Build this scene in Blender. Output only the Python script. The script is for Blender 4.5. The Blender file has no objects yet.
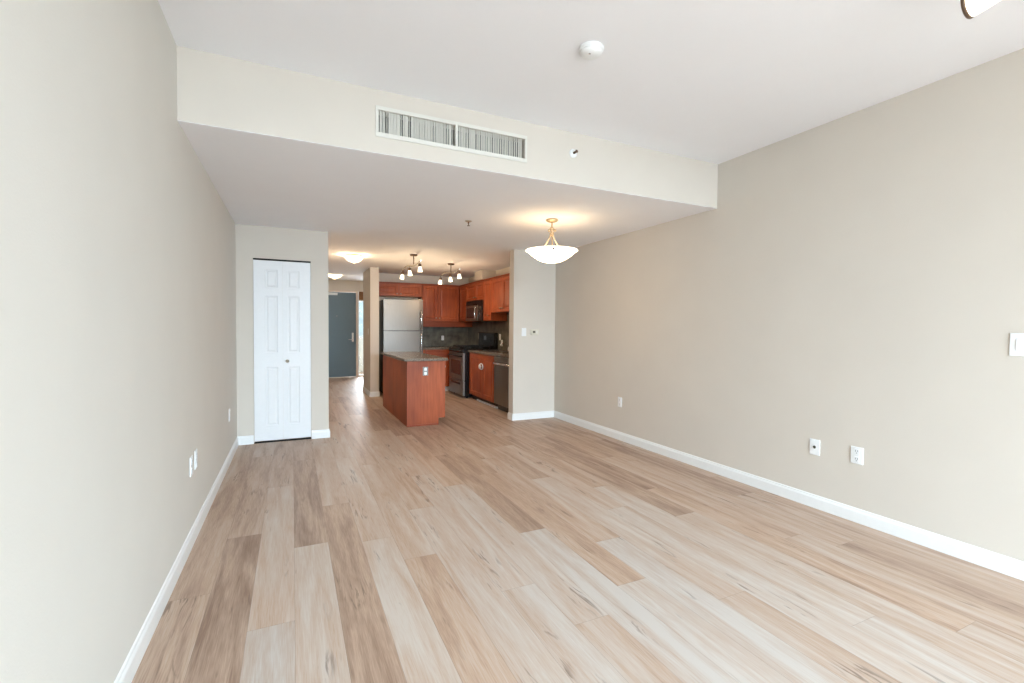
import bpy, math, random
from mathutils import Vector, Matrix
C = bpy.context
scene = C.scene
col = scene.collection
rnd = random.Random(11)

# ---------------------------------------------------------------- camera, sky, light, exposure
cam_data = bpy.data.cameras.new('camera')
cam = bpy.data.objects.new('camera', cam_data)
col.objects.link(cam)
cam_data.sensor_fit = 'HORIZONTAL'
cam_data.sensor_width = 36.0
cam_data.lens = 465.66 * 36.0 / 1024.0
cam_data.clip_start = 0.05
cam_data.clip_end = 100
cam.matrix_world = Matrix(((0.90456224, 0.00486632, -0.42631382, 0.0),
                           (-0.42626194, 0.02965188, -0.90411367, 0.0),
                           (0.00824130, 0.99954844, 0.02889630, 1.3246),
                           (0, 0, 0, 1)))
scene.camera = cam

scene.view_settings.view_transform = 'Standard'
scene.view_settings.look = 'None'
scene.view_settings.exposure = 0.05
scene.view_settings.gamma = 1.0
scene.view_settings.use_curve_mapping = False

world = bpy.data.worlds.new('overcast_sky')
scene.world = world
world.use_nodes = True
world.node_tree.nodes['Background'].inputs[0].default_value = (0.74, 0.88, 0.97, 1)
world.node_tree.nodes['Background'].inputs[1].default_value = 1.3


def lamp(name, kind, loc, energy, color=(1, 1, 1), size=0.1, size_y=None, aim=None, spot=None):
    d = bpy.data.lights.new(name, kind)
    d.energy = energy
    d.color = color
    if kind == 'AREA':
        d.shape = 'RECTANGLE'
        d.size = size
        d.size_y = size_y or size
    else:
        d.shadow_soft_size = size
    if kind == 'SPOT':
        d.spot_size = spot
        d.spot_blend = 0.6
    o = bpy.data.objects.new(name, d)
    o.location = loc
    if aim is not None:
        o.rotation_euler = Vector(aim).to_track_quat('-Z', 'Y').to_euler()
    col.objects.link(o)
    return o


WARM = (1.0, 0.74, 0.46)
# daylight through the big window behind the camera and through the entry sidelight
lamp('window_daylight', 'AREA', (1.5, -9.0, 4.15), 10400, (0.655, 0.845, 1.0), 12.0, 4.3, aim=(0, 1, 0))
# unseen lamp added as if ground bounce, to brighten the dropped ceiling's underside
lamp('soffit_fill', 'AREA', (1.5, -9.0, -1.1), 750, (0.88, 0.94, 1.0), 12.0, 4.4, aim=(0, 1, 0))
lamp('sidelight_daylight', 'AREA', (1.65, 13.15, 1.2), 90, (0.88, 0.95, 1.0), 0.3, 2.0, aim=(0, -1, 0))

# ---------------------------------------------------------------- materials


def lin(r, g, b):
    def f(c):
        c /= 255.0
        return c / 12.92 if c <= 0.04045 else ((c + 0.055) / 1.055) ** 2.4
    return (f(r), f(g), f(b), 1.0)


def new_mat(name):
    m = bpy.data.materials.new(name)
    m.use_nodes = True
    nt = m.node_tree
    return m, nt, nt.nodes['Principled BSDF']


def node(nt, kind, **kw):
    n = nt.nodes.new(kind)
    for k, v in kw.items():
        setattr(n, k, v)
    return n


def simple(name, rgb, rough=0.5, metal=0.0, noise=0.04, scale=30.0, bump=0.0, bscale=200.0, spec=0.5, stretch=None):
    """principled surface with a slight procedural variation of tone and, if asked, a fine bump"""
    m, nt, b = new_mat(name)
    b.inputs['Roughness'].default_value = rough
    b.inputs['Metallic'].default_value = metal
    b.inputs['Specular IOR Level'].default_value = spec
    tc = node(nt, 'ShaderNodeTexCoord')
    mp = node(nt, 'ShaderNodeMapping')
    nt.links.new(tc.outputs['Object'], mp.inputs[0])
    if stretch:
        mp.inputs['Scale'].default_value = stretch
    nz = node(nt, 'ShaderNodeTexNoise')
    nz.inputs['Scale'].default_value = scale
    nz.inputs['Detail'].default_value = 4
    nt.links.new(mp.outputs[0], nz.inputs['Vector'])
    rp = node(nt, 'ShaderNodeValToRGB')
    c = lin(*rgb)
    rp.color_ramp.elements[0].position = 0.3
    rp.color_ramp.elements[1].position = 0.7
    rp.color_ramp.elements[0].color = tuple(max(0, x * (1 - noise)) for x in c[:3]) + (1,)
    rp.color_ramp.elements[1].color = tuple(min(1, x * (1 + noise)) for x in c[:3]) + (1,)
    nt.links.new(nz.outputs['Fac'], rp.inputs[0])
    nt.links.new(rp.outputs[0], b.inputs['Base Color'])
    if bump:
        n2 = node(nt, 'ShaderNodeTexNoise')
        n2.inputs['Scale'].default_value = bscale
        n2.inputs['Detail'].default_value = 2
        nt.links.new(mp.outputs[0], n2.inputs['Vector'])
        bp = node(nt, 'ShaderNodeBump')
        bp.inputs['Strength'].default_value = bump
        bp.inputs['Distance'].default_value = 0.002
        nt.links.new(n2.outputs['Fac'], bp.inputs['Height'])
        nt.links.new(bp.outputs[0], b.inputs['Normal'])
    return m


def glow(name, rgb, strength, base=(240, 232, 215)):
    m, nt, b = new_mat(name)
    b.inputs['Base Color'].default_value = lin(*base)
    b.inputs['Roughness'].default_value = 0.35
    b.inputs['Emission Color'].default_value = lin(*rgb)
    b.inputs['Emission Strength'].default_value = strength
    return m


def cherry(name, rgb, grain_axis):
    m, nt, b = new_mat(name)
    b.inputs['Roughness'].default_value = 0.42
    b.inputs['Specular IOR Level'].default_value = 0.35
    tc = node(nt, 'ShaderNodeTexCoord')
    mp = node(nt, 'ShaderNodeMapping')
    s = [14, 14, 14]
    s['XYZ'.index(grain_axis)] = 1.2
    mp.inputs['Scale'].default_value = s
    nt.links.new(tc.outputs['Object'], mp.inputs[0])
    n1 = node(nt, 'ShaderNodeTexNoise')
    n1.inputs['Scale'].default_value = 2.2
    n1.inputs['Detail'].default_value = 6
    n1.inputs['Distortion'].default_value = 0.6
    nt.links.new(mp.outputs[0], n1.inputs['Vector'])
    rp = node(nt, 'ShaderNodeValToRGB')
    c = lin(*rgb)
    rp.color_ramp.elements[0].position = 0.25
    rp.color_ramp.elements[0].color = (c[0] * 0.76, c[1] * 0.70, c[2] * 0.66, 1)
    rp.color_ramp.elements[1].position = 0.75
    rp.color_ramp.elements[1].color = (c[0] * 1.15, c[1] * 1.15, c[2] * 1.15, 1)
    nt.links.new(n1.outputs['Fac'], rp.inputs[0])
    n2 = node(nt, 'ShaderNodeTexNoise')
    n2.inputs['Scale'].default_value = 2.6
    n2.inputs['Detail'].default_value = 1
    nt.links.new(tc.outputs['Object'], n2.inputs['Vector'])
    vr = node(nt, 'ShaderNodeValToRGB')
    vr.color_ramp.elements[0].position = 0.35
    vr.color_ramp.elements[0].color = (0.80, 0.72, 0.66, 1)
    vr.color_ramp.elements[1].position = 0.65
    vr.color_ramp.elements[1].color = (1.12, 1.12, 1.08, 1)
    nt.links.new(n2.outputs['Fac'], vr.inputs[0])
    mx = node(nt, 'ShaderNodeMixRGB', blend_type='MULTIPLY')
    mx.inputs[0].default_value = 1.0
    nt.links.new(rp.outputs[0], mx.inputs[1])
    nt.links.new(vr.outputs[0], mx.inputs[2])
    nt.links.new(mx.outputs[0], b.inputs['Base Color'])
    return m


def granite(name):
    m, nt, b = new_mat(name)
    b.inputs['Roughness'].default_value = 0.22
    tc = node(nt, 'ShaderNodeTexCoord')
    v = node(nt, 'ShaderNodeTexVoronoi')
    v.inputs['Scale'].default_value = 120
    nt.links.new(tc.outputs['Object'], v.inputs['Vector'])
    rp = node(nt, 'ShaderNodeValToRGB')
    rp.color_ramp.elements[0].color = lin(66, 58, 52)
    rp.color_ramp.elements[1].color = lin(150, 134, 116)
    nt.links.new(v.outputs['Color'], rp.inputs[0])
    nt.links.new(rp.outputs[0], b.inputs['Base Color'])
    return m


def slate(name):
    m, nt, b = new_mat(name)
    b.inputs['Roughness'].default_value = 0.3
    tc = node(nt, 'ShaderNodeTexCoord')
    n1 = node(nt, 'ShaderNodeTexNoise')
    n1.inputs['Scale'].default_value = 7
    n1.inputs['Detail'].default_value = 8
    nt.links.new(tc.outputs['Object'], n1.inputs['Vector'])
    rp = node(nt, 'ShaderNodeValToRGB')
    rp.color_ramp.elements[0].position = 0.3
    rp.color_ramp.elements[0].color = lin(64, 60, 52)
    rp.color_ramp.elements[1].position = 0.72
    rp.color_ramp.elements[1].color = lin(124, 118, 104)
    nt.links.new(n1.outputs['Fac'], rp.inputs[0])
    # grout lines every 0.305 m, on both walls (x + y runs along either wall)
    sp = node(nt, 'ShaderNodeSeparateXYZ')
    nt.links.new(tc.outputs['Object'], sp.inputs[0])
    ad = node(nt, 'ShaderNodeMath', operation='ADD')
    nt.links.new(sp.outputs['X'], ad.inputs[0])
    nt.links.new(sp.outputs['Y'], ad.inputs[1])

    def line(sock):
        d = node(nt, 'ShaderNodeMath', operation='DIVIDE')
        nt.links.new(sock, d.inputs[0])
        d.inputs[1].default_value = 0.305
        f = node(nt, 'ShaderNodeMath', operation='FRACT')
        nt.links.new(d.outputs[0], f.inputs[0])
        g = node(nt, 'ShaderNodeMath', operation='LESS_THAN')
        nt.links.new(f.outputs[0], g.inputs[0])
        g.inputs[1].default_value = 0.016
        return g.outputs[0]
    mx = node(nt, 'ShaderNodeMath', operation='MAXIMUM')
    nt.links.new(line(ad.outputs[0]), mx.inputs[0])
    nt.links.new(line(sp.outputs['Z']), mx.inputs[1])
    mix = node(nt, 'ShaderNodeMixRGB')
    nt.links.new(mx.outputs[0], mix.inputs[0])
    nt.links.new(rp.outputs[0], mix.inputs[1])
    mix.inputs[2].default_value = lin(92, 88, 80)
    nt.links.new(mix.outputs[0], b.inputs['Base Color'])
    return m


def plank_floor(name):
    """vinyl plank: per-plank tone and shift come from face attributes, the grain is noise drawn out along Y"""
    m, nt, b = new_mat(name)
    at = node(nt, 'ShaderNodeAttribute', attribute_name='plank')
    sep = node(nt, 'ShaderNodeSeparateXYZ')
    nt.links.new(at.outputs['Vector'], sep.inputs[0])          # x tone, y shift, z warmth
    tc = node(nt, 'ShaderNodeTexCoord')
    cmb = node(nt, 'ShaderNodeCombineXYZ')
    m1 = node(nt, 'ShaderNodeMath', operation='MULTIPLY')
    nt.links.new(sep.outputs['Y'], m1.inputs[0])
    m1.inputs[1].default_value = 37.0
    nt.links.new(m1.outputs[0], cmb.inputs['Z'])
    nt.links.new(m1.outputs[0], cmb.inputs['Y'])
    va = node(nt, 'ShaderNodeVectorMath', operation='ADD')
    nt.links.new(tc.outputs['Object'], va.inputs[0])
    nt.links.new(cmb.outputs[0], va.inputs[1])

    def noise(scale, st, detail=5, dist=0.0):
        mp = node(nt, 'ShaderNodeMapping')
        mp.inputs['Scale'].default_value = st
        nt.links.new(va.outputs[0], mp.inputs[0])
        n = node(nt, 'ShaderNodeTexNoise')
        n.inputs['Scale'].default_value = scale
        n.inputs['Detail'].default_value = detail
        n.inputs['Distortion'].default_value = dist
        nt.links.new(mp.outputs[0], n.inputs['Vector'])
        return n.outputs['Fac']
    fine = noise(1.0, (230, 9, 1), 6, 0.3)
    broad = noise(1.0, (13, 1.1, 1), 4, 0.8)
    blot = noise(1.0, (30, 3.2, 1), 5, 1.8)

    def mathn(op, a, bb):
        n = node(nt, 'ShaderNodeMath', operation=op)
        for i, s in enumerate((a, bb)):
            if isinstance(s, (int, float)):
                n.inputs[i].default_value = s
            else:
                nt.links.new(s, n.inputs[i])
        return n.outputs[0]
    # tone: 0 dark brown .. 1 pale
    t = mathn('ADD', sep.outputs['X'], mathn('MULTIPLY', mathn('SUBTRACT', broad, 0.5), 1.25))
    t = mathn('ADD', t, mathn('MULTIPLY', mathn('SUBTRACT', fine, 0.5), 0.8))
    rp = node(nt, 'ShaderNodeValToRGB')
    e = rp.color_ramp.elements
    e[0].position = 0.0
    e[0].color = lin(*FLOOR_DARK)
    e[1].position = 1.0
    e[1].color = lin(*FLOOR_PALE)
    k = e.new(0.5)
    k.color = lin(*FLOOR_MID)
    nt.links.new(t, rp.inputs[0])
    # warm or greyish planks
    wm = node(nt, 'ShaderNodeMixRGB', blend_type='MULTIPLY')
    wr = node(nt, 'ShaderNodeValToRGB')
    wr.color_ramp.elements[0].color = (0.95, 0.985, 1.03, 1)
    wr.color_ramp.elements[1].color = (1.04, 0.975, 0.92, 1)
    nt.links.new(sep.outputs['Z'], wr.inputs[0])
    wm.inputs[0].default_value = 1.0
    nt.links.new(rp.outputs[0], wm.inputs[1])
    nt.links.new(wr.outputs[0], wm.inputs[2])
    # dark cracks and knots
    kr = node(nt, 'ShaderNodeValToRGB')
    kr.color_ramp.elements[0].position = 0.55
    kr.color_ramp.elements[0].color = (0, 0, 0, 1)
    kr.color_ramp.elements[1].position = 0.64
    kr.color_ramp.elements[1].color = (0.6, 0.6, 0.6, 1)
    nt.links.new(blot, kr.inputs[0])
    km = node(nt, 'ShaderNodeMixRGB')
    patch = noise(1.0, (7, 1.6, 1), 2, 0.4)
    pr = node(nt, 'ShaderNodeValToRGB')
    pr.color_ramp.elements[0].position = 0.57
    pr.color_ramp.elements[0].color = (0, 0, 0, 1)
    pr.color_ramp.elements[1].position = 0.66
    nt.links.new(patch, pr.inputs[0])
    nt.links.new(mathn('MULTIPLY', kr.outputs[0], pr.outputs[0]), km.inputs[0])
    nt.links.new(wm.outputs[0], km.inputs[1])
    km.inputs[2].default_value = lin(96, 76, 64)
    # seams, from the plank's own uv in metres
    uv = node(nt, 'ShaderNodeUVMap', uv_map='plank_uv')
    su = node(nt, 'ShaderNodeSeparateXYZ')
    nt.links.new(uv.outputs[0], su.inputs[0])
    edge = mathn('MAXIMUM', mathn('LESS_THAN', su.outputs['X'], 0.0016), mathn('LESS_THAN', su.outputs['Y'], 0.0018))
    sm = node(nt, 'ShaderNodeMixRGB')
    nt.links.new(mathn('MULTIPLY', edge, 0.4), sm.inputs[0])
    nt.links.new(km.outputs[0], sm.inputs[1])
    sm.inputs[2].default_value = lin(96, 80, 68)
    nt.links.new(sm.outputs[0], b.inputs['Base Color'])
    rr = mathn('ADD', 0.42, mathn('MULTIPLY', fine, 0.14))
    nt.links.new(rr, b.inputs['Roughness'])
    b.inputs['Specular IOR Level'].default_value = 0.45
    bp = node(nt, 'ShaderNodeBump')
    bp.inputs['Strength'].default_value = 0.12
    bp.inputs['Distance'].default_value = 0.001
    nt.links.new(fine, bp.inputs['Height'])
    nt.links.new(bp.outputs[0], b.inputs['Normal'])
    return m


FLOOR_DARK = (142, 115, 98)
FLOOR_MID = (189, 164, 144)
FLOOR_PALE = (204, 194, 184)

M = {}
M['wall'] = simple('greige_wall_paint', (217, 209, 198), 0.85, noise=0.012, scale=3, bump=0.25, bscale=160, spec=0.2)
M['wall_left'] = simple('window_lit_wall_paint', (221, 217, 209), 0.85, noise=0.012, scale=3, bump=0.25, bscale=160, spec=0.2)  # wall paint lightened: window light on the left wall put into its colour
M['ceiling'] = simple('white_ceiling_paint', (249, 249, 252), 0.9, noise=0.01, scale=3, bump=0.2, bscale=130, spec=0.15)
M['floor'] = plank_floor('vinyl_plank')
M['trim'] = simple('white_gloss_trim', (240, 241, 240), 0.35, noise=0.01)
M['door_white'] = simple('white_door_paint', (236, 237, 238), 0.4, noise=0.01)
M['plastic'] = simple('white_plastic', (243, 244, 244), 0.35, noise=0.01)
M['plastic_warm'] = simple('ivory_plastic', (226, 219, 202), 0.4, noise=0.01)
M['vent'] = simple('vent_paint', (224, 221, 212), 0.5, noise=0.01)
M['dark'] = simple('dark_gap', (22, 21, 21), 0.8, noise=0.05)
M['slot'] = simple('slot_grey', (120, 118, 116), 0.7, noise=0.05)
M['cherry'] = cherry('cherry_wood', (170, 86, 49), 'Z')
M['cherry_h'] = cherry('cherry_wood_rail', (152, 74, 40), 'X')
M['cherry_hy'] = cherry('cherry_wood_long', (152, 74, 40), 'Y')
M['kick'] = simple('dark_toe_kick', (52, 36, 30), 0.6)
M['granite'] = granite('brown_granite')
M['slate'] = slate('slate_tile')
M['steel'] = simple('brushed_steel', (142, 138, 133), 0.45, 0.85, noise=0.06, scale=6, stretch=(60, 60, 1.5))
M['steel_h'] = simple('brushed_steel_dark', (140, 134, 126), 0.34, 0.9, noise=0.06, scale=6, stretch=(2, 2, 60))
M['chrome'] = simple('bright_chrome', (222, 222, 222), 0.16, 1.0, noise=0.01)
M['nickel'] = simple('satin_nickel', (196, 186, 170), 0.28, 0.95, noise=0.02)
M['bronze'] = simple('warm_bronze', (112, 92, 78), 0.35, 0.8, noise=0.04)
M['brass'] = simple('antique_gold', (200, 180, 150), 0.34, 0.75, noise=0.03)
M['black'] = simple('black_enamel', (24, 23, 24), 0.22, noise=0.05)
M['black_glass'] = simple('black_glass', (20, 18, 18), 0.06, noise=0.02)
M['brown_glass'] = simple('brown_oven_glass', (70, 48, 40), 0.12, noise=0.05)
M['iron'] = simple('cast_iron', (26, 26, 27), 0.6, noise=0.1)
M['door_slate'] = simple('slate_blue_paint', (100, 122, 135), 0.45, noise=0.02, scale=5)
M['frame_cream'] = simple('cream_frame_paint', (232, 216, 202), 0.5, noise=0.02)
M['oak'] = simple('brown_wood_panel', (128, 88, 50), 0.5, noise=0.15, scale=8, stretch=(8, 8, 1))
M['concrete'] = simple('pale_concrete', (196, 196, 186), 0.9, noise=0.06, scale=6)
M['facade'] = simple('far_facade', (196, 210, 208), 0.9, noise=0.2, scale=2.2)
M['lcd'] = simple('lcd_grey', (78, 74, 62), 0.3, noise=0.03)
M['bowl_glass'] = glow('lit_alabaster_glass', (255, 228, 190), 7.0)
M['bowl_inside'] = glow('lit_alabaster_inside', (255, 222, 176), 1.0)
M['flush_glass'] = glow('lit_frosted_glass', (255, 232, 190), 2.0)
M['bulb_glass'] = glow('lit_bell_glass', (255, 238, 205), 2.6)


def window_glass():
    m, nt, b = new_mat('clear_window_glass')
    out = nt.nodes['Material Output']
    tr = node(nt, 'ShaderNodeBsdfTransparent')
    gl = node(nt, 'ShaderNodeBsdfGlossy')
    gl.inputs['Roughness'].default_value = 0.03
    mx = node(nt, 'ShaderNodeMixShader')
    mx.inputs[0].default_value = 0.05
    nt.links.new(tr.outputs[0], mx.inputs[1])
    nt.links.new(gl.outputs[0], mx.inputs[2])
    nt.links.new(mx.outputs[0], out.inputs['Surface'])
    return m


M['glass'] = window_glass()

# ---------------------------------------------------------------- mesh helpers
LOC = {}


class MB:
    """collects shapes in world coordinates and links them as one mesh object"""

    def __init__(self):
        self.v, self.f, self.s = [], [], []

    def face(self, pts, smooth=False):
        n = len(self.v)
        self.v += [tuple(p) for p in pts]
        self.f.append(tuple(range(n, n + len(pts))))
        self.s.append(smooth)

    def box(self, x0, x1, y0, y1, z0, z1):
        n = len(self.v)
        self.v += [(x0, y0, z0), (x1, y0, z0), (x1, y1, z0), (x0, y1, z0), (x0, y0, z1), (x1, y0, z1), (x1, y1, z1), (x0, y1, z1)]
        for q in ((0, 3, 2, 1), (4, 5, 6, 7), (0, 1, 5, 4), (1, 2, 6, 5), (2, 3, 7, 6), (3, 0, 4, 7)):
            self.f.append(tuple(n + i for i in q))
            self.s.append(False)
        return self

    def obox(self, F, u0, u1, v0, v1, w0, w1):
        """box in a local frame F = (O, U, V, N)"""
        O, U, V, N = F
        n = len(self.v)
        for (a, b, c) in ((u0, v0, w0), (u1, v0, w0), (u1, v1, w0), (u0, v1, w0), (u0, v0, w1), (u1, v0, w1), (u1, v1, w1), (u0, v1, w1)):
            self.v.append(tuple(O + U * a + V * b + N * c))
        for q in ((0, 3, 2, 1), (4, 5, 6, 7), (0, 1, 5, 4), (1, 2, 6, 5), (2, 3, 7, 6), (3, 0, 4, 7)):
            self.f.append(tuple(n + i for i in q))
            self.s.append(False)
        return self

    def lathe(self, prof, centre, axis=(0, 0, 1), seg=24):
        c = Vector(centre)
        a = Vector(axis).normalized()
        t = Vector((1, 0, 0)) if abs(a.x) < 0.9 else Vector((0, 1, 0))
        u = (t - a * t.dot(a)).normalized()
        w = a.cross(u)
        base = len(self.v)
        for (r, h) in prof:
            for k in range(seg):
                th = 2 * math.pi * k / seg
                self.v.append(tuple(c + a * h + (u * math.cos(th) + w * math.sin(th)) * max(r, 1e-5)))
        for i in range(len(prof) - 1):
            for k in range(seg):
                k2 = (k + 1) % seg
                self.f.append((base + i * seg + k, base + i * seg + k2, base + (i + 1) * seg + k2, base + (i + 1) * seg + k))
                self.s.append(True)
        for end, rev in ((0, True), (len(prof) - 1, False)):
            if prof[end][0] > 1e-4:
                ring = [base + end * seg + k for k in range(seg)]
                self.f.append(tuple(reversed(ring)) if rev else tuple(ring))
                self.s.append(False)
        return self

    def tube(self, pts, r, seg=10):
        pts = [Vector(p) for p in pts]
        base = len(self.v)
        up = Vector((0.13, 0.21, 0.97)).normalized()
        for i, p in enumerate(pts):
            d = (pts[min(i + 1, len(pts) - 1)] - pts[max(i - 1, 0)]).normalized()
            ref = up if abs(d.dot(up)) < 0.95 else Vector((1, 0, 0))
            u = d.cross(ref).normalized()
            w = d.cross(u)
            rr = r[i] if isinstance(r, (list, tuple)) else r
            for k in range(seg):
                th = 2 * math.pi * k / seg
                self.v.append(tuple(p + (u * math.cos(th) + w * math.sin(th)) * rr))
        for i in range(len(pts) - 1):
            for k in range(seg):
                k2 = (k + 1) % seg
                self.f.append((base + i * seg + k, base + (i + 1) * seg + k, base + (i + 1) * seg + k2, base + i * seg + k2))
                self.s.append(True)
        self.f.append(tuple(base + k for k in range(seg)))
        self.s.append(False)
        self.f.append(tuple(base + (len(pts) - 1) * seg + k for k in reversed(range(seg))))
        self.s.append(False)
        return self

    def relief(self, F, w, h, t, panels, prof):
        """slab of w x h x t in frame F; its front (w = t) carries stacked panels shaped by prof = [(inset, depth)...]"""
        O, U, V, N = F
        P = lambda a, b, c: O + U * a + V * b + N * c
        self.face([P(0, 0, 0), P(0, h, 0), P(w, h, 0), P(w, 0, 0)])
        self.face([P(0, 0, 0), P(w, 0, 0), P(w, 0, t), P(0, 0, t)])
        self.face([P(0, h, 0), P(0, h, t), P(w, h, t), P(w, h, 0)])
        self.face([P(0, 0, 0), P(0, 0, t), P(0, h, t), P(0, h, 0)])
        self.face([P(w, 0, 0), P(w, h, 0), P(w, h, t), P(w, 0, t)])
        a0, a1 = panels[0][0], panels[0][2]
        self.face([P(0, 0, t), P(a0, 0, t), P(a0, h, t), P(0, h, t)])
        self.face([P(a1, 0, t), P(w, 0, t), P(w, h, t), P(a1, h, t)])
        vs = [0] + [x for p in sorted(panels, key=lambda p: p[1]) for x in (p[1], p[3])] + [h]
        for i in range(0, len(vs), 2):
            self.face([P(a0, vs[i], t), P(a1, vs[i], t), P(a1, vs[i + 1], t), P(a0, vs[i + 1], t)])
        for (u0, v0, u1, v1) in panels:
            prev = (0, 0)
            for (ins, dep) in prof:
                i0, d0 = prev
                o = [(u0 + i0, v0 + i0), (u1 - i0, v0 + i0), (u1 - i0, v1 - i0), (u0 + i0, v1 - i0)]
                n = [(u0 + ins, v0 + ins), (u1 - ins, v0 + ins), (u1 - ins, v1 - ins), (u0 + ins, v1 - ins)]
                for k in range(4):
                    k2 = (k + 1) % 4
                    self.face([P(*o[k], t + d0), P(*o[k2], t + d0), P(*n[k2], t + dep), P(*n[k], t + dep)])
                prev = (ins, dep)
            i0, d0 = prev
            self.face([P(u0 + i0, v0 + i0, t + d0), P(u1 - i0, v0 + i0, t + d0), P(u1 - i0, v1 - i0, t + d0), P(u0 + i0, v1 - i0, t + d0)])
        return self

    def build(self, name, mat, parent=None, bevel=0.0, seg=2, label=None):
        me = bpy.data.meshes.new(name)
        if parent is not None:
            off = LOC[parent.name]
        else:
            xs = [p[0] for p in self.v]
            ys = [p[1] for p in self.v]
            zs = [p[2] for p in self.v]
            off = Vector(((min(xs) + max(xs)) / 2, (min(ys) + max(ys)) / 2, min(zs)))
        me.from_pydata([tuple(Vector(p) - off) for p in self.v], [], self.f)
        me.polygons.foreach_set('use_smooth', self.s)
        me.materials.append(mat)
        me.update()
        o = bpy.data.objects.new(name, me)
        col.objects.link(o)
        if parent is not None:
            o.parent = parent
        else:
            o.location = off
        LOC[o.name] = off
        if bevel:
            b = o.modifiers.new('bevel', 'BEVEL')
            b.width = bevel
            b.segments = seg
            b.limit_method = 'ANGLE'
            b.angle_limit = math.radians(40)
        if label:
            o['label'] = label
        return o


def tag(o, label, cat, group=None):
    o['label'] = label
    o['category'] = cat
    if group:
        o['group'] = group
    return o


def thing(name, loc, label, cat, group=None):
    o = bpy.data.objects.new(name, None)
    o.empty_display_size = 0.05
    o.location = loc
    col.objects.link(o)
    LOC[o.name] = Vector(loc)
    return tag(o, label, cat, group)


def struct(o):
    o['kind'] = 'structure'
    return o


Z = Vector((0, 0, 1))


def face_back(x, y, z):      # a surface that looks towards -Y
    return (Vector((x, y, z)), Vector((1, 0, 0)), Z, Vector((0, -1, 0)))


def face_left(x, y, z):      # a surface that looks towards -X; u runs towards -Y
    return (Vector((x, y, z)), Vector((0, -1, 0)), Z, Vector((-1, 0, 0)))


def face_right(x, y, z):     # a surface that looks towards +X; u runs towards +Y
    return (Vector((x, y, z)), Vector((0, 1, 0)), Z, Vector((1, 0, 0)))


def at(F, u=0, v=0, w=0):
    return (F[0] + F[1] * u + F[2] * v + F[3] * w, F[1], F[2], F[3])


# ---------------------------------------------------------------- room shell
XL, XR, YS, YC, YR = -0.56, 3.532, 3.099, 5.935, 5.996
ZC, ZS, ZH = 2.838, 2.44, 2.53
XH = 0.3875          # left side of the hall
YB = 9.92            # kitchen back wall
XK = 3.59            # kitchen right wall
YE = 12.83           # entry wall
YW = -4.5            # window wall behind the camera

# floor: planks laid along Y, drawn as one mesh with a plank attribute per face
PW, PL, PX0 = 0.1881, 1.982, -0.185
ends = {-2: 0.7, -1: 3.33, 0: 2.275, 1: 3.033, 2: 3.66, 3: 2.95, 4: 2.62, 5: 1.35, 6: 2.1, 7: 3.705, 8: 2.66, 9: 1.9, 10: 2.352,
        11: 1.595, 12: 2.75, 13: 1.2, 14: 4.437, 15: 2.966, 16: 1.9, 17: 1.70, 18: 2.56, 19: 1.0, 20: 0.5, 21: 1.6, 22: 2.2}
tones = {(-2, -1): (.38, .6), (-2, 0): (.42, .6), (-2, 1): (.42, .6), (-2, 2): (.4, .6),
         (-1, -1): (.22, .5), (-1, -2): (.36, .5), (-1, 0): (.45, .55),
         (0, -1): (.72, .1), (0, 0): (.74, .7), (0, 1): (.5, .5),
         (1, -1): (.76, .6), (1, 0): (.28, .45), (1, -2): (.7, .4), (1, 1): (.42, .5),
         (2, -1): (.32, .6), (2, 0): (.66, .6), (2, 1): (.5, .6), (2, -2): (.6, .3),
         (3, -1): (.8, .6), (3, 0): (.72, .6), (3, 1): (.6, .6), (3, -2): (.75, .4),
         (4, -1): (.45, .75), (4, 0): (.66, .6), (4, 1): (.5, .7), (4, -2): (.7, .4),
         (5, -1): (.8, .15), (5, 0): (.78, .45), (5, 1): (.62, .6),
         (6, -1): (.78, .3), (6, 0): (.74, .45), (6, 1): (.66, .5),
         (7, -1): (.76, .35), (7, 0): (.58, .85), (7, 1): (.3, .6), (7, -2): (.58, .4),
         (8, -1): (.84, .2), (8, 0): (.33, .6), (8, 1): (.36, .6), (8, -2): (.8, .3),
         (9, -1): (.82, .3), (9, 0): (.45, .75), (9, 1): (.42, .7),
         (10, -1): (.84, .2), (10, 0): (.6, .7), (10, 1): (.5, .7),
         (11, -1): (.56, .4), (11, 0): (.72, .5), (11, 1): (.46, .6),
         (12, -1): (.8, .4), (12, 0): (.62, .6), (12, 1): (.42, .7),
         (13, -1): (.76, .3), (13, 0): (.72, .4), (13, 1): (.5, .6),
         (14, -1): (.3, .5), (14, -2): (.66, .4), (14, 0): (.42, .6),
         (15, -1): (.48, .8), (15, 0): (.26, .5), (15, -2): (.66, .3), (15, 1): (.4, .7),
         (16, -1): (.62, .5), (16, 0): (.56, .6), (16, 1): (.42, .6),
         (17, -1): (.34, .5), (17, 0): (.55, .5), (17, 1): (.4, .6),
         (18, 0): (.3, .5), (18, -1): (.52, .5), (18, 1): (.4, .6)}
fm = MB()
uvs, att = [], []
for k in range(-3, 23):
    x0, x1 = PX0 + PW * k, PX0 + PW * (k + 1)
    x0c, x1c = max(x0, XL - 0.1), min(x1, XK + 0.1)
    if x1c <= x0c:
        continue
    e0 = ends.get(k, rnd.uniform(0, 2))
    n0 = math.floor((-4.7 - e0) / PL)
    for n in range(n0, n0 + 12):
        ya, yb = e0 + n * PL, e0 + (n + 1) * PL
        yac, ybc = max(ya, -4.7), min(yb, 14.5)
        if ybc <= yac:
            continue
        tn = tones.get((k, n))
        if tn is None:
            tn = (rnd.choice((.32, .42, .5, .55, .6)), rnd.uniform(.4, .8))
        fm.face([(x0c, yac, 0), (x1c, yac, 0), (x1c, ybc, 0), (x0c, ybc, 0)])
        uvs += [(x0c - x0, yac - ya), (x1c - x0, yac - ya), (x1c - x0, ybc - ya), (x0c - x0, ybc - ya)]
        att.append((tn[0], rnd.random(), tn[1]))
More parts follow.
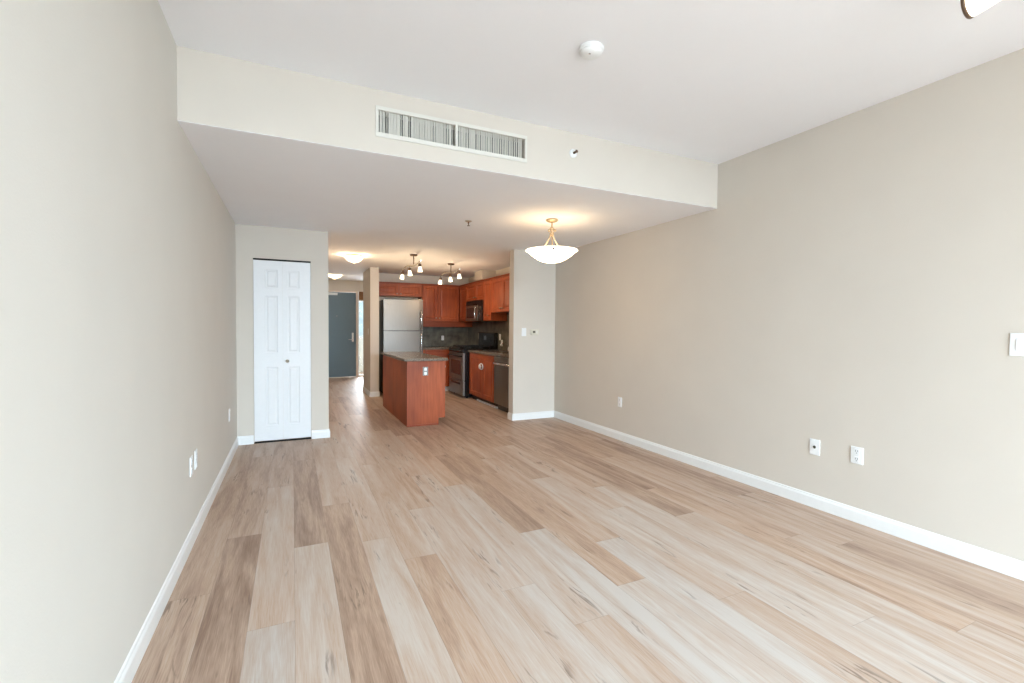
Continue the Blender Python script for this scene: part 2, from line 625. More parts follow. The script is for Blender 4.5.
nplank = len(fm.f)
fm.box(XL - 0.1, XK + 0.1, -4.7, 14.5, -0.12, -0.003)
floor = struct(fm.build('floor', M['floor']))
uvl = floor.data.uv_layers.new(name='plank_uv')
for i, uvv in enumerate(uvs):
    uvl.data[i].uv = uvv
pa = floor.data.attributes.new('plank', 'FLOAT_VECTOR', 'FACE')
for i, a in enumerate(att):
    pa.data[i].vector = a

# walls
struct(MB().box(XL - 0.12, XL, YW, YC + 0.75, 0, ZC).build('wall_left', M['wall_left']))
struct(MB().box(XR, XR + 0.14, YW, YR + 0.15, 0, ZC).build('wall_right', M['wall']))
CL0, CL1, CZ = -0.395, 0.195, 2.082          # closet opening
wc = MB()
wc.box(XL, CL0, YC, YC + 0.11, 0, ZS)
wc.box(CL1, XH, YC, YC + 0.11, 0, ZS)
wc.box(CL0, CL1, YC, YC + 0.11, CZ, ZS)
struct(wc.build('wall_closet', M['wall']))
struct(MB().box(XL, XH - 0.1, YC + 0.65, YC + 0.75, 0, ZS).build('wall_closet_rear', M['wall']))
struct(MB().box(XH - 0.1, XH, YC + 0.11, YE, 0, ZH).build('wall_hall', M['wall']))
struct(MB().box(2.85, XR, YR, YR + 0.15, 0, ZS).build('wall_partition', M['wall']))
struct(MB().box(XK, XK + 0.12, YR + 0.15, YB + 0.12, 0, ZS).build('wall_kitchen_right', M['wall']))
struct(MB().box(1.325, XK, YB, YB + 0.12, 0, ZS).build('wall_kitchen_back', M['wall']))
struct(MB().box(1.325, 1.485, 9.07, YB, 0, ZS).build('wall_column', M['wall']))
struct(MB().box(2.45, 2.57, YB + 0.12, YE, 0, ZH).build('wall_entry_right', M['wall']))
DL, DR, DZ = 0.57, 1.513, 2.215              # entry door opening
WL, WR = 1.575, 1.76                         # sidelight
we = MB()
we.box(XH - 0.1, DL - 0.045, YE, YE + 0.12, 0, ZH)
we.box(DL - 0.045, DR + 0.04, YE, YE + 0.12, DZ + 0.04, ZH)
we.box(DR + 0.04, WL - 0.02, YE, YE + 0.12, 0, ZH)
we.box(WL - 0.02, WR + 0.02, YE, YE + 0.12, 2.25, ZH)
we.box(WR + 0.02, 2.57, YE, YE + 0.12, 0, ZH)
struct(we.build('wall_entry', M['wall']))
wb = MB()
wb.box(XL, -0.3, YW, YW + 0.12, 0, ZC)
wb.box(3.3, XR, YW, YW + 0.12, 0, ZC)
wb.box(-0.3, 3.3, YW, YW + 0.12, 2.55, ZC)
struct(wb.build('wall_window', M['wall']))
# balcony sliding window behind the camera
win = struct(bpy.data.objects.new('window_2', None))
win.location = (1.5, YW + 0.06, 0)
col.objects.link(win)
LOC['window_2'] = Vector(win.location)
wf = MB()
for x in (-0.3, 0.86, 2.08, 3.24):
    wf.box(x, x + 0.06, YW + 0.03, YW + 0.09, 0.06, 2.49)
wf.box(-0.3, 3.3, YW + 0.03, YW + 0.09, 2.49, 2.55)
wf.box(-0.3, 3.3, YW + 0.03, YW + 0.09, 0.0, 0.06)
wf.build('window_frame', M['trim'], win)

# ceilings: the tall one over the living room, the dropped soffit, the entry
struct(MB().box(XL - 0.12, XR + 0.14, YW, YS, ZC, ZC + 0.1).build('ceiling', M['ceiling']))
VX0, VX1, VZ0, VZ1 = 0.505, 1.551, 2.570, 2.712
sf = MB()
sf.box(XL, VX0, YS, YS + 0.1, ZS, ZC)
sf.box(VX1, XR, YS, YS + 0.1, ZS, ZC)
sf.box(VX0, VX1, YS, YS + 0.1, ZS, VZ0)
sf.box(VX0, VX1, YS, YS + 0.1, VZ1, ZC)
struct(sf.build('trim_1', M['wall']))
cs = MB()
cs.box(XL - 0.12, XK + 0.12, YS + 0.1, YR + 0.15, ZS, ZC + 0.1)
cs.box(XL - 0.12, XK + 0.12, YR + 0.15, YB + 0.7, ZS, ZC + 0.1)
struct(cs.build('ceiling_dropped', M['ceiling']))
struct(MB().box(XL - 0.1, XR, YS + 0.0015, YS + 0.0995, ZS - 0.003, ZS).build('trim_2', M['ceiling']))
struct(MB().box(XH - 0.1, 2.6, YB + 0.7, YE + 0.12, ZH, ZH + 0.12).build('ceiling_entry', M['ceiling']))
# boxed-in duct over the kitchen wall cabinets
struct(MB().box(3.31, XK, 8.38, 8.80, 2.262, ZS).build('trim_3', M['wall']))

# baseboards: a profile swept along the foot of each wall
BP = [(0, 0), (0.014, 0), (0.014, 0.072), (0.011, 0.080), (0.008, 0.084), (0.007, 0.094), (0.0, 0.098)]


def baseboard(name, path):
    """path: floor points with the wall on the left-hand side of travel"""
    m = MB()
    pts = [Vector((x, y, 0)) for x, y in path]
    rows = []
    for i, p in enumerate(pts):
        din = (pts[i] - pts[i - 1]).normalized() if i else None
        dout = (pts[i + 1] - pts[i]).normalized() if i < len(pts) - 1 else None
        nrm = [Vector((d.y, -d.x, 0)) for d in (din, dout) if d is not None]
        if len(nrm) == 2:
            b = (nrm[0] + nrm[1])
            b = b / (b.dot(nrm[0]))
        else:
            b = nrm[0]
        rows.append([p + b * o + Z * h for (o, h) in BP])
    for i in range(len(rows) - 1):
        for k in range(len(BP)):
            k2 = (k + 1) % len(BP)
            m.face([rows[i][k], rows[i][k2], rows[i + 1][k2], rows[i + 1][k]])
    m.face(list(reversed(rows[0])))
    m.face(rows[-1])
    return struct(m.build(name, M['trim']))


baseboard('baseboard_left', [(XL, YW + 0.12), (XL, YC), (CL0 - 0.004, YC)])
baseboard('baseboard_closet', [(CL1 + 0.004, YC), (XH, YC), (XH, YC + 0.02)][:2] + [(XH, YE)])
baseboard('baseboard_right', [(2.85, YR + 0.15), (2.85, YR), (XR, YR), (XR, YW + 0.12)])
baseboard('baseboard_column', [(1.325, YB + 0.12), (1.325, 9.07), (1.485, 9.07), (1.485, YB)])
baseboard('baseboard_entry', [(WR + 0.02, YE), (2.45, YE)])

# closet: bifold door of two moulded leaves
cd = struct(bpy.data.objects.new('door_1', None))
cd.location = ((CL0 + CL1) / 2, YC, 0)
col.objects.link(cd)
LOC['door_1'] = Vector(cd.location)
LW = (CL1 - CL0 - 0.0065) / 2
PROF = [(0.005, -0.006), (0.016, -0.007), (0.030, -0.0005)]
for i in range(2):
    x0 = CL0 + 0.0025 + i * (LW + 0.0015)
    F = face_back(x0, YC + 0.042, 0.022)
    hh = 2.040
    a0, a1 = LW * 0.5 - 0.066, LW * 0.5 + 0.066
    if i == 0:
        a0, a1 = 0.118, 0.242
    else:
        a0, a1 = LW - 0.242, LW - 0.118
    pn = [(a0, 0.17, a1, 0.835), (a0, 1.0, a1, 1.645), (a0, 1.735, a1, 1.94)]
    MB().relief(F, LW, hh, 0.034, pn, PROF).build('door_leaf', M['door_white'], cd)
MB().lathe([(0.008, 0), (0.008, 0.016), (0.017, 0.022), (0.019, 0.03), (0.014, 0.038), (0.0, 0.041)], (-0.055, YC + 0.008, 0.925), (0, -1, 0), 20).build('door_knob', M['nickel'], cd, label='small satin metal closet knob')
MB().box(CL0, CL1, YC + 0.012, YC + 0.04, CZ - 0.014, CZ).build('door_track', M['dark'], cd, label='dark sliding track over the closet leaves')
MB().box(CL0, CL1, YC + 0.006, YC + 0.05, 0.0005, 0.008).build('threshold', M['dark'], cd)

# entry door in the far wall
ed = struct(bpy.data.objects.new('door_2', None))
ed.location = ((DL + DR) / 2, YE, 0)
col.objects.link(ed)
LOC['door_2'] = Vector(ed.location)
MB().box(DL, DR, YE + 0.02, YE + 0.065, 0.012, DZ).build('door_panel', M['door_slate'], ed, bevel=0.003)
fr = MB()
fr.box(DL - 0.045, DL - 0.004, YE - 0.014, YE + 0.1, 0, DZ + 0.04)
fr.box(DR + 0.004, DR + 0.04, YE - 0.014, YE + 0.1, 0, DZ + 0.04)
fr.box(DL - 0.004, DR + 0.004, YE - 0.014, YE + 0.1, DZ + 0.005, DZ + 0.04)
fr.build('door_frame', M['frame_cream'], ed, bevel=0.003)
hd = MB()
hd.box(1.405, 1.455, YE + 0.002, YE + 0.02, 0.93, 1.17)
h_plate = hd.build('lock_plate', M['chrome'], ed, bevel=0.004)
MB().tube([(1.43, YE + 0.004, 0.99), (1.43, YE - 0.05, 0.99), (1.42, YE - 0.056, 0.99), (1.315, YE - 0.056, 0.985)], 0.011).build('lever_handle', M['chrome'], h_plate)
MB().lathe([(0.013, 0), (0.013, 0.006), (0.006, 0.010), (0, 0.010)], (1.043, YE + 0.02, 1.598), (0, -1, 0), 16).build('peephole', M['chrome'], ed)
clo = MB().box(0.64, 1.055, YE - 0.035, YE + 0.02, 2.135, 2.195).build('door_closer', M['trim'], ed, bevel=0.006)
MB().tube([(0.78, YE - 0.02, 2.2), (0.95, YE - 0.06, 2.215), (1.0, YE - 0.018, 2.232)], 0.008).build('closer_arm', M['trim'], clo)

# sidelight beside the entry door
sw = struct(bpy.data.objects.new('window_1', None))
sw.location = ((WL + WR) / 2, YE, 0)
col.objects.link(sw)
LOC['window_1'] = Vector(sw.location)
sfm = MB()
sfm.box(WL - 0.02, WL + 0.012, YE, YE + 0.09, 0, 2.25)
sfm.box(WR - 0.012, WR + 0.02, YE, YE + 0.09, 0, 2.25)
sfm.box(WL, WR, YE + 0.01, YE + 0.08, 0, 0.05)
sfm.box(WL, WR, YE + 0.01, YE + 0.08, 1.02, 1.06)
sfm.box(WL, WR, YE + 0.01, YE + 0.08, 1.99, 2.03)
sfm.build('window_frame', M['trim'], sw, bevel=0.003)
MB().box(WL + 0.012, WR - 0.012, YE + 0.04, YE + 0.046, 0.05, 1.99).build('pane', M['glass'], sw)
MB().box(WL + 0.002, WR - 0.002, YE + 0.012, YE + 0.05, 2.03, 2.25).build('wood_panel', M['oak'], sw, label='brown wooden panel above the glass')
# what the sidelight looks out on: walkway parapet and the facade across
struct(MB().box(0.5, 4.2, 14.3, 14.42, 0, 0.98).build('trim_4', M['concrete']))
bld = MB().box(0.0, 9.0, 24.0, 30.0, -6, 14)
fac = bld.build('neighbour_facade', M['facade'])
struct(fac)
for q in range(6):
    for zz in range(3):
        MB().box(1.0 + q * 1.2, 1.55 + q * 1.2, 23.93, 23.999, 0.4 + zz * 2.4, 1.9 + zz * 2.4).build('window', M['black_glass'], fac)

# ---------------------------------------------------------------- air vent in the soffit face
vent = thing('air_vent', (1.027, YS, 2.56), 'long white ventilation grille of upright louvres in the face of the dropped ceiling', 'vent')
vf = MB()
FX0, FX1, FZ0, FZ1 = 0.486, 1.568, 2.542, 2.736
YF = YS - 0.009
vf.box(FX0, FX1, YF, YS - 0.0005, VZ1, FZ1)
vf.box(FX0, FX1, YF, YS - 0.0005, FZ0, VZ0)
vf.box(FX0, VX0, YF, YS - 0.0005, VZ0, VZ1)
vf.box(VX1, FX1, YF, YS - 0.0005, VZ0, VZ1)
vf.box(1.018, 1.036, YF, YS + 0.03, VZ0, VZ1)
vf.build('frame', M['vent'], vent, bevel=0.002)
MB().box(VX0 + 0.001, VX1 - 0.001, YS + 0.075, YS + 0.08, VZ0 + 0.001, VZ1 - 0.001).build('backing', M['dark'], vent)
for (a, b, dense) in ((VX0 + 0.008, 1.012, 27), (1.044, VX1 - 0.016, 27)):
    lv = MB()
    n = dense
    for i in range(n):
        x = a + (b - a) * (i + 0.5) / n + rnd.uniform(-0.0015, 0.0015)
        ang = math.radians(rnd.choice((30, 34, 38, 41, 44)))
        if a < 0.7 and i in (2, 7, 10, 26):
            ang = math.radians(62)
        F = (Vector((x, YS + 0.008, VZ0 + 0.001)), Vector((math.cos(ang), math.sin(ang) * 1.0, 0)), Z, Vector((-math.sin(ang), math.cos(ang), 0)))
        lv.obox(F, -0.013, 0.013, 0, VZ1 - VZ0 - 0.002, -0.0006, 0.0006)
    lv.build('louvres', M['vent'], vent)

# ---------------------------------------------------------------- small fittings on walls and ceilings
def outlet(F, label, kind='duplex', group='wall outlets', pw=0.075, ph=0.118, plate='plastic', cat='outlet', name='wall_outlet'):
    t = thing(name, tuple(F[0]), label, cat, group)
    G = at(F, 0, 0, 0.0004)
    MB().obox(G, -pw / 2, pw / 2, -ph / 2, ph / 2, 0, 0.006).build('cover_plate', M[plate], t, bevel=0.003)
    if kind == 'duplex':
        for s in (-1, 1):
            r = MB().obox(G, -0.017, 0.017, s * 0.027 - 0.019, s * 0.027 + 0.019, 0.0055, 0.0085).build('receptacle', M['plastic'], t, bevel=0.002)
            k = MB()
            k.obox(G, -0.008, -0.005, s * 0.027 - 0.002, s * 0.027 + 0.010, 0.0083, 0.0089)
            k.obox(G, 0.005, 0.008, s * 0.027 - 0.002, s * 0.027 + 0.010, 0.0083, 0.0089)
            k.obox(G, -0.003, 0.003, s * 0.027 - 0.013, s * 0.027 - 0.008, 0.0083, 0.0089)
            k.build('slots', M['slot'], r)
    elif kind == 'jack':
        MB().lathe([(0.011, 0.0055), (0.011, 0.008), (0.006, 0.008), (0.006, 0.0155), (0.002, 0.0155)], F[0], F[3], 16).build('coaxial_socket', M['lcd'], t, label='dark round cable socket')
    elif kind.startswith('rocker'):
        g = int(kind[-1])
        for i in range(g):
            u = (i - (g - 1) / 2) * 0.046
            MB().obox(G, u - 0.0165, u + 0.0165, -0.033, 0.033, 0.0055, 0.0095).build('rocker', M['plastic'], t, bevel=0.002)
    for v in (-1, 1):
        MB().lathe([(0.003, 0.006), (0.003, 0.0072), (0, 0.0074)], tuple(F[0] + F[2] * v * (0.048 if kind != 'duplex' else 0.051)), F[3], 10).build('screw', M['plastic'], t)
    return t


outlet(face_right(XL, 3.35, 0.475), 'white outlet plate low on the left wall, nearer one of the side-by-side pair')
outlet(face_right(XL, 3.495, 0.480), 'white outlet plate low on the left wall, farther one of the side-by-side pair')
outlet(face_right(XL, 5.224, 0.460), 'single white outlet low on the left wall close to the closet corner')
outlet(face_left(XR, 4.454, 0.453), 'white outlet low on the right wall nearest the kitchen partition')
outlet(face_left(XR, 2.16, 0.454), 'white plate with one dark round socket low on the right wall', 'jack', cat='cable socket')
outlet(face_left(XR, 1.872, 0.464), 'white double outlet low on the right wall, beside the cable socket plate towards the camera', pw=0.08)
outlet(face_left(XR, 1.072, 1.258), 'white wide rocker switch plate on the right wall at the picture edge', 'rocker2', 'light switches', 0.128, 0.124, cat='switch', name='light_switch')
outlet(face_back(3.015, YR, 1.268), 'white light switch on the kitchen partition beside the thermostat', 'rocker1', 'light switches', cat='switch', name='light_switch')
outlet(face_left(1.325, 9.30, 1.235), 'pale switch plate on the hall side of the column by the refrigerator', 'rocker1', 'light switches', cat='switch', name='light_switch')

th = thing('thermostat', (3.185, YR, 1.22), 'small beige thermostat with dark display on the kitchen partition', 'thermostat')
F = face_back(3.185, YR, 1.268)
MB().obox(F, -0.066, 0.066, -0.043, 0.043, 0.0005, 0.008).build('wall_plate', M['plastic_warm'], th, bevel=0.003)
MB().obox(F, -0.060, 0.060, -0.037, 0.037, 0.008, 0.028).build('housing', M['plastic_warm'], th, bevel=0.006)
MB().obox(F, -0.038, 0.002, -0.012, 0.018, 0.0275, 0.0290).build('display', M['lcd'], th, label='dark grey display')
for i in range(3):
    MB().obox(F, 0.020, 0.036, -0.018 + i * 0.015, -0.009 + i * 0.015, 0.0275, 0.030).build('button', M['plastic'], th)

sd = thing('smoke_detector', (1.466, 2.138, ZC), 'round white smoke detector on the tall ceiling', 'smoke detector')
MB().lathe([(0.066, 0), (0.068, -0.006), (0.066, -0.016), (0.060, -0.018)], (1.466, 2.138, ZC), seg=36).build('base', M['plastic'], sd)
MB().lathe([(0.060, -0.016), (0.058, -0.028), (0.046, -0.038), (0.026, -0.042), (0.0, -0.043)], (1.466, 2.138, ZC), seg=36).build('cap', M['plastic'], sd)
MB().lathe([(0.006, -0.041), (0.006, -0.045), (0, -0.046)], (1.445, 2.120, ZC), seg=12).build('test_button', M['chrome'], sd)

sp = thing('fire_sprinkler', (1.97, YS, 2.678), 'sidewall fire sprinkler in the face of the dropped ceiling right of the grille', 'sprinkler', 'fire sprinklers')
MB().lathe([(0.034, 0.0005), (0.034, 0.004), (0.026, 0.010), (0.016, 0.012)], (1.97, YS, 2.678), (0, -1, 0), 24).build('escutcheon', M['plastic'], sp)
MB().lathe([(0.009, 0.01), (0.009, 0.03), (0.005, 0.034), (0.005, 0.048), (0.012, 0.05), (0.012, 0.053)], (1.97, YS, 2.678), (0, -1, 0), 14).build('sprinkler_head', M['bronze'], sp)
for (x, y, z, lab) in ((1.671, 4.635, ZS, 'small pendent fire sprinkler under the dropped ceiling left of the bowl lamp'),
                       (1.298, 10.95, ZH, 'tiny fire sprinkler under the entry ceiling beside the farther hall lamp')):
    sp = thing('fire_sprinkler', (x, y, z), lab, 'sprinkler', 'fire sprinklers')
    MB().lathe([(0.036, -0.0005), (0.036, -0.004), (0.020, -0.012), (0.010, -0.012)], (x, y, z), seg=20).build('escutcheon', M['nickel'], sp)
    MB().lathe([(0.008, -0.01), (0.008, -0.026), (0.005, -0.03), (0.005, -0.046), (0.016, -0.048), (0.016, -0.051)], (x, y, z), seg=14).build('sprinkler_head', M['bronze'], sp)

# ---------------------------------------------------------------- lamps
PXC, PYC = 2.412, 4.178
pen = thing('pendant_lamp', (PXC, PYC, ZS), 'lit alabaster glass bowl lamp on three curved arms hanging below the dropped ceiling', 'pendant lamp')
MB().lathe([(0.060, -0.0005), (0.064, -0.008), (0.058, -0.018), (0.030, -0.030), (0.010, -0.034)], (PXC, PYC, ZS), seg=32).build('canopy', M['brass'], pen)
MB().lathe([(0.007, -0.03), (0.007, -0.12)], (PXC, PYC, ZS), seg=14).build('stem', M['brass'], pen)
hub = MB().lathe([(0.008, -0.075), (0.020, -0.088), (0.024, -0.10), (0.020, -0.112), (0.012, -0.122), (0.020, -0.136), (0.024, -0.15), (0.014, -0.166), (0.006, -0.17)], (PXC, PYC, ZS), seg=24)
for k in range(3):
    th_ = math.radians(-116 + 60 + 120 * k)
    hub.lathe([(0.0, -0.012), (0.011, -0.006), (0.014, 0.004), (0.009, 0.014), (0.0, 0.018)], (PXC + math.cos(th_) * 0.034, PYC + math.sin(th_) * 0.034, ZS - 0.118), seg=12)
hub.build('hub', M['brass'], pen)
for k in range(3):
    th_ = math.radians(-116 + 120 * k)
    pts = []
    for i in range(13):
        q = i / 12
        r = 0.012 + 0.178 * (q ** 1.25)
        z = ZS - 0.15 - 0.20 * (1 - (1 - q) ** 1.5) * 0.9
        pts.append((PXC + math.cos(th_) * r, PYC + math.sin(th_) * r, z))
    a = MB().tube(pts, 0.0065).build('arm', M['brass'], pen)
    c = Vector((PXC + math.cos(th_) * 0.247, PYC + math.sin(th_) * 0.247, ZS - 0.335))
    MB().lathe([(0.012, 0), (0.012, 0.006), (0.007, 0.012), (0, 0.014)], c, (math.cos(th_), math.sin(th_), -0.5), 14).build('screw', M['bronze'], pen)
outer = [(0.0, 2.003), (0.07, 2.004), (0.098, 2.010), (0.15, 2.034), (0.20, 2.068), (0.238, 2.102), (0.256, 2.114), (0.266, 2.119), (0.267, 2.123)]
inner = [(r - 0.006 if r > 0.02 else r, z + 0.006) for r, z in outer[:-1]][::-1]
gb = MB().lathe(outer + [(0.262, 2.1245)], (PXC, PYC, 0), seg=48)
gb.f = [f for f in gb.f if len(f) < 40]
gb.s = gb.s[:len(gb.f)]
gb = gb.build('glass_bowl', M['bowl_glass'], pen)
li = MB().lathe([(0.262, 2.1245)] + inner, (PXC, PYC, 0), seg=48)
li.f = [f for f in li.f if len(f) < 40]
li.s = li.s[:len(li.f)]
li.build('inner_glass', M['bowl_inside'], gb)
lamp('pendant_bulb', 'POINT', (PXC, PYC, 2.085), 3.2, WARM, 0.09)


def flush_lamp(x, y, z, r, label):
    t = thing('ceiling_lamp', (x, y, z), label, 'ceiling lamp', 'flush hall lamps')
    MB().lathe([(r * 0.80, -0.0005), (r * 0.84, -0.010), (r * 0.80, -0.022), (r * 0.6, -0.026)], (x, y, z), seg=36).build('pan', M['brass'], t)
    MB().lathe([(r, -0.026), (r * 1.0, -0.032), (r * 0.95, -0.050), (r * 0.82, -0.076), (r * 0.6, -0.098), (r * 0.32, -0.110), (0, -0.114)], (x, y, z), seg=40).build('glass_shade', M['flush_glass'], t)
    MB().lathe([(0.005, -0.112), (0.011, -0.118), (0.010, -0.128), (0.0, -0.134)], (x, y, z), seg=14).build('finial', M['brass'], t)
    for k in range(4):
        a = math.radians(45 + 90 * k)
        lamp('flush_bulb', 'POINT', (x + math.cos(a) * (r + 0.05), y + math.sin(a) * (r + 0.05), z - 0.045), 0.9, WARM, 0.02)
    lamp('flush_bulb', 'POINT', (x, y, z - 0.17), 5, WARM, 0.05)


flush_lamp(0.871, 7.637, ZS, 0.142, 'lit frosted bowl lamp on the hall ceiling, nearer to the living room')
flush_lamp(0.872, 11.3, ZH, 0.165, 'lit frosted bowl lamp on the entry ceiling above the grey door')


def track_lamp(name, x, y0, y1, yc, zc, drop, heads, label, power=4.4, group='kitchen track lamps'):
    t = thing(name, (x, yc, zc), label, 'track lamp', group)
    MB().lathe([(0.058, -0.0005), (0.060, -0.010), (0.050, -0.022), (0.012, -0.026)], (x, yc, zc), seg=28).build('canopy', M['bronze'], t)
    zb = zc - drop
    MB().lathe([(0.007, -0.024), (0.007, -drop)], (x, yc, zc), seg=12).build('stem', M['bronze'], t)
    pts = []
    for i in range(33):
        q = i / 32
        pts.append((x + 0.035 * math.sin(q * 2 * math.pi), y0 + (y1 - y0) * q, zb + 0.012 * math.sin(q * 4 * math.pi)))
    MB().tube(pts, 0.011).build('wavy_rail', M['nickel'], t)
    for (yh, tx, ty) in heads:
        q = (yh - y0) / (y1 - y0)
        p = Vector((x + 0.035 * math.sin(q * 2 * math.pi), yh, zb + 0.012 * math.sin(q * 4 * math.pi)))
        ax = Vector((tx, ty, -1)).normalized()
        h = MB()
        h.tube([p, p + Vector((0, 0, -0.035))], 0.006)
        h.lathe([(0.010, 0.0), (0.022, 0.006), (0.024, 0.04), (0.020, 0.048)], p + Vector((0, 0, -0.03)), ax, 18)
        hh = h.build('lamp_head', M['bronze'], t)
        c = p + Vector((0, 0, -0.03)) + ax * 0.046
        MB().lathe([(0.021, 0.0), (0.026, 0.02), (0.033, 0.055), (0.036, 0.078), (0.030, 0.080), (0.0, 0.078)], c, ax, 20).build('glass_shade', M['bulb_glass'], hh)
        lamp('track_bulb', 'POINT', tuple(c + ax * 0.3), power, WARM, 0.04)
    return t


track_lamp('track_lamp', 1.69, 6.72, 7.95, 7.15, ZS, 0.15, ((7.86, -.1, .1), (7.40, .1, -.1), (6.88, .1, .1)), 'wavy rail track lamp over the kitchen island, with three lit glass shades')
track_lamp('track_lamp', 2.51, 7.38, 8.50, 7.85, ZS, 0.15, ((8.40, -.1, .1), (7.92, .1, -.1), (7.46, .1, .1)), 'wavy rail track lamp by the right kitchen cabinets, with three lit glass shades')

# spotlight on the tall ceiling near the camera: only the tip of one head reaches into the frame
R_ = Vector((0.90456224, -0.42626194, 0.0082413))
U_ = Vector((0.00486632, 0.02965188, 0.99954844))
D_ = Vector((0.42631382, 0.90411367, -0.0288963))
EYE = Vector((0, 0, 1.3246))


def spot_at(px, py, d):
    return EYE + (D_ + R_ * ((px - 512) / 465.66) + U_ * ((341.5 - py) / 465.66)) * d


tip = spot_at(968.6, 2.5, 1.93)
ray = (tip - EYE).normalized()
axis = R_ * 0.9 + U_ * 0.42
axis = (axis - ray * axis.dot(ray)).normalized()
axis = (axis - ray * 0.32).normalized()
ns = thing('track_lamp', (tip.x + 0.1, tip.y - 0.1, ZC), 'bronze rimmed frosted glass spotlight on the tall ceiling at the top right corner', 'track lamp')
MB().lathe([(0.056, 0.002), (0.063, -0.004), (0.065, 0.0), (0.063, 0.008), (0.058, 0.010)], tip, axis, 40).build('rim', M['bronze'], ns)
MB().lathe([(0.0, 0.006), (0.056, 0.006), (0.061, 0.010), (0.052, 0.06), (0.040, 0.11), (0.030, 0.125)], tip, axis, 40).build('glass_shade', M['bulb_glass'], ns)
e = tip + axis * 0.12
MB().lathe([(0.032, 0.0), (0.032, 0.03), (0.01, 0.034)], e, axis, 20).build('socket', M['bronze'], ns)
b0 = e + axis * 0.03
top = Vector((b0.x + 0.03, b0.y - 0.01, ZC))
MB().tube([b0, b0 + axis * 0.02 + Vector((0, 0, 0.01)), top - Vector((0, 0, 0.02)), top - Vector((0, 0, 0.001))], 0.008).build('stem', M['bronze'], ns)
MB().lathe([(0.055, -0.0005), (0.055, -0.016), (0.02, -0.02)], top, seg=28).build('canopy', M['bronze'], ns)

# ---------------------------------------------------------------- kitchen cabinets
SHAKER = [(0.003, -0.004), (0.008, -0.013), (0.026, -0.013), (0.044, -0.008)]


def cab_door(parent, F, w, h, knob=None, fr=0.055, name='door', grain='cherry'):
    d = MB().relief(F, w, h, 0.020, [(fr, fr, w - fr, h - fr)], SHAKER).build(name, M[grain], parent, bevel=0.0)
    if knob:
        k = at(F, knob[0], knob[1], 0.020)
        MB().lathe([(0.006, 0), (0.005, 0.014), (0.013, 0.02), (0.015, 0.026), (0.010, 0.032), (0, 0.034)], k[0], F[3], 16).build('knob', M['nickel'], d, label='round satin nickel knob')
    return d


def cabinet(name, box, label, cat='cabinet', crown=None, group=None, mat='cherry'):
    x0, x1, y0, y1, z0, z1 = box
    t = thing(name, ((x0 + x1) / 2, (y0 + y1) / 2, z0), label, cat, group)
    MB().box(*box).build('carcass', M[mat], t, bevel=0.002)
    if crown == 'back':
        MB().box(x0, x1, y0 - 0.032, y1, z1 + 0.0005, z1 + 0.028).build('crown_moulding', M['cherry_h'], t, bevel=0.004)
    if crown == 'right':
        MB().box(x0 - 0.032, x1, y0, y1, z1 + 0.0005, z1 + 0.028).build('crown_moulding', M['cherry_hy'], t, bevel=0.004)
    return t


UB, UT = 1.455, 2.205            # wall cabinets
FB = 9.612                       # carcass fronts, back wall
FRX = 3.282                      # carcass fronts, right wall
G = 0.0015
# over the refrigerator
t = cabinet('wall_cabinet', (1.487, 2.440, FB, YB - G, 1.955, UT), 'shallow two-door cherry cabinet above the refrigerator', crown='back', group='kitchen wall cabinets')
for i in range(2):
    x0 = 1.494 + i * 0.472
    cab_door(t, face_back(x0, FB - 0.001, 1.962), 0.466, 0.235, knob=(0.43 if i == 0 else 0.036, 0.04), fr=0.05)
# tall pair right of the refrigerator
t = cabinet('wall_cabinet', (2.443, 3.255, FB, YB - G, UB, UT), 'tall two-door cherry cabinet right of the refrigerator', crown='back', group='kitchen wall cabinets')
for i in range(2):
    x0, w = (2.450, 0.325) if i == 0 else (2.781, 0.465)
    cab_door(t, face_back(x0, FB - 0.001, UB + 0.007), w, UT - UB - 0.014, knob=(w - 0.035 if i == 0 else 0.035, 0.06))
vl = MB().box(2.443, 3.585, FB + 0.02, FB + 0.042, 1.338, UB - 0.001).build('valance_board', M['cherry_h'])
tag(vl, 'long cherry valance board under the back wall cabinets', 'valance')
# corner unit on the right wall
t = cabinet('wall_cabinet', (FRX, XK - G, 9.142, YB - G, UB, UT), 'cherry corner wall cabinet left of the microwave', crown='right', group='kitchen wall cabinets')
cab_door(t, face_left(FRX - 0.001, 9.585, UB + 0.007), 0.436, UT - UB - 0.014, knob=None)
# above the microwave
t = cabinet('wall_cabinet', (FRX, XK - G, 8.205, 9.139, 1.862, UT), 'short two-door cherry cabinet above the microwave', crown='right', group='kitchen wall cabinets')
for i in range(2):
    y0, w = (9.133, 0.52) if i == 0 else (8.607, 0.395)
    cab_door(t, face_left(FRX - 0.001, y0, 1.868), w, UT - 1.868 - 0.007, knob=(w - 0.06 if i == 0 else 0.04, 0.05), fr=0.05)
# narrow tall one right of the microwave
t = cabinet('wall_cabinet', (FRX, XK - G, 7.815, 8.202, UB, UT), 'narrow tall cherry cabinet right of the microwave', crown='right', group='kitchen wall cabinets')
cab_door(t, face_left(FRX - 0.001, 8.196, UB + 0.007), 0.375, UT - UB - 0.014, knob=(0.26, 0.09), fr=0.06)
# short ones over the sink
for (ya, yb, lab, kn) in ((7.812, 6.85, 'shorter two-door cherry cabinet over the sink', True), (6.847, 6.153, 'cherry wall cabinet partly hidden behind the kitchen partition', False)):
    t = cabinet('wall_cabinet', (FRX, XK - G, yb, ya, 1.598, UT), lab, crown='right', group='kitchen wall cabinets')
    w = (ya - yb - 0.016) / 2
    for i in range(2):
        cab_door(t, face_left(FRX - 0.001, ya - 0.005 - i * (w + 0.005), 1.605), w, UT - 1.605 - 0.007, knob=(w - 0.04 if i == 0 else 0.04, 0.06), fr=0.06)

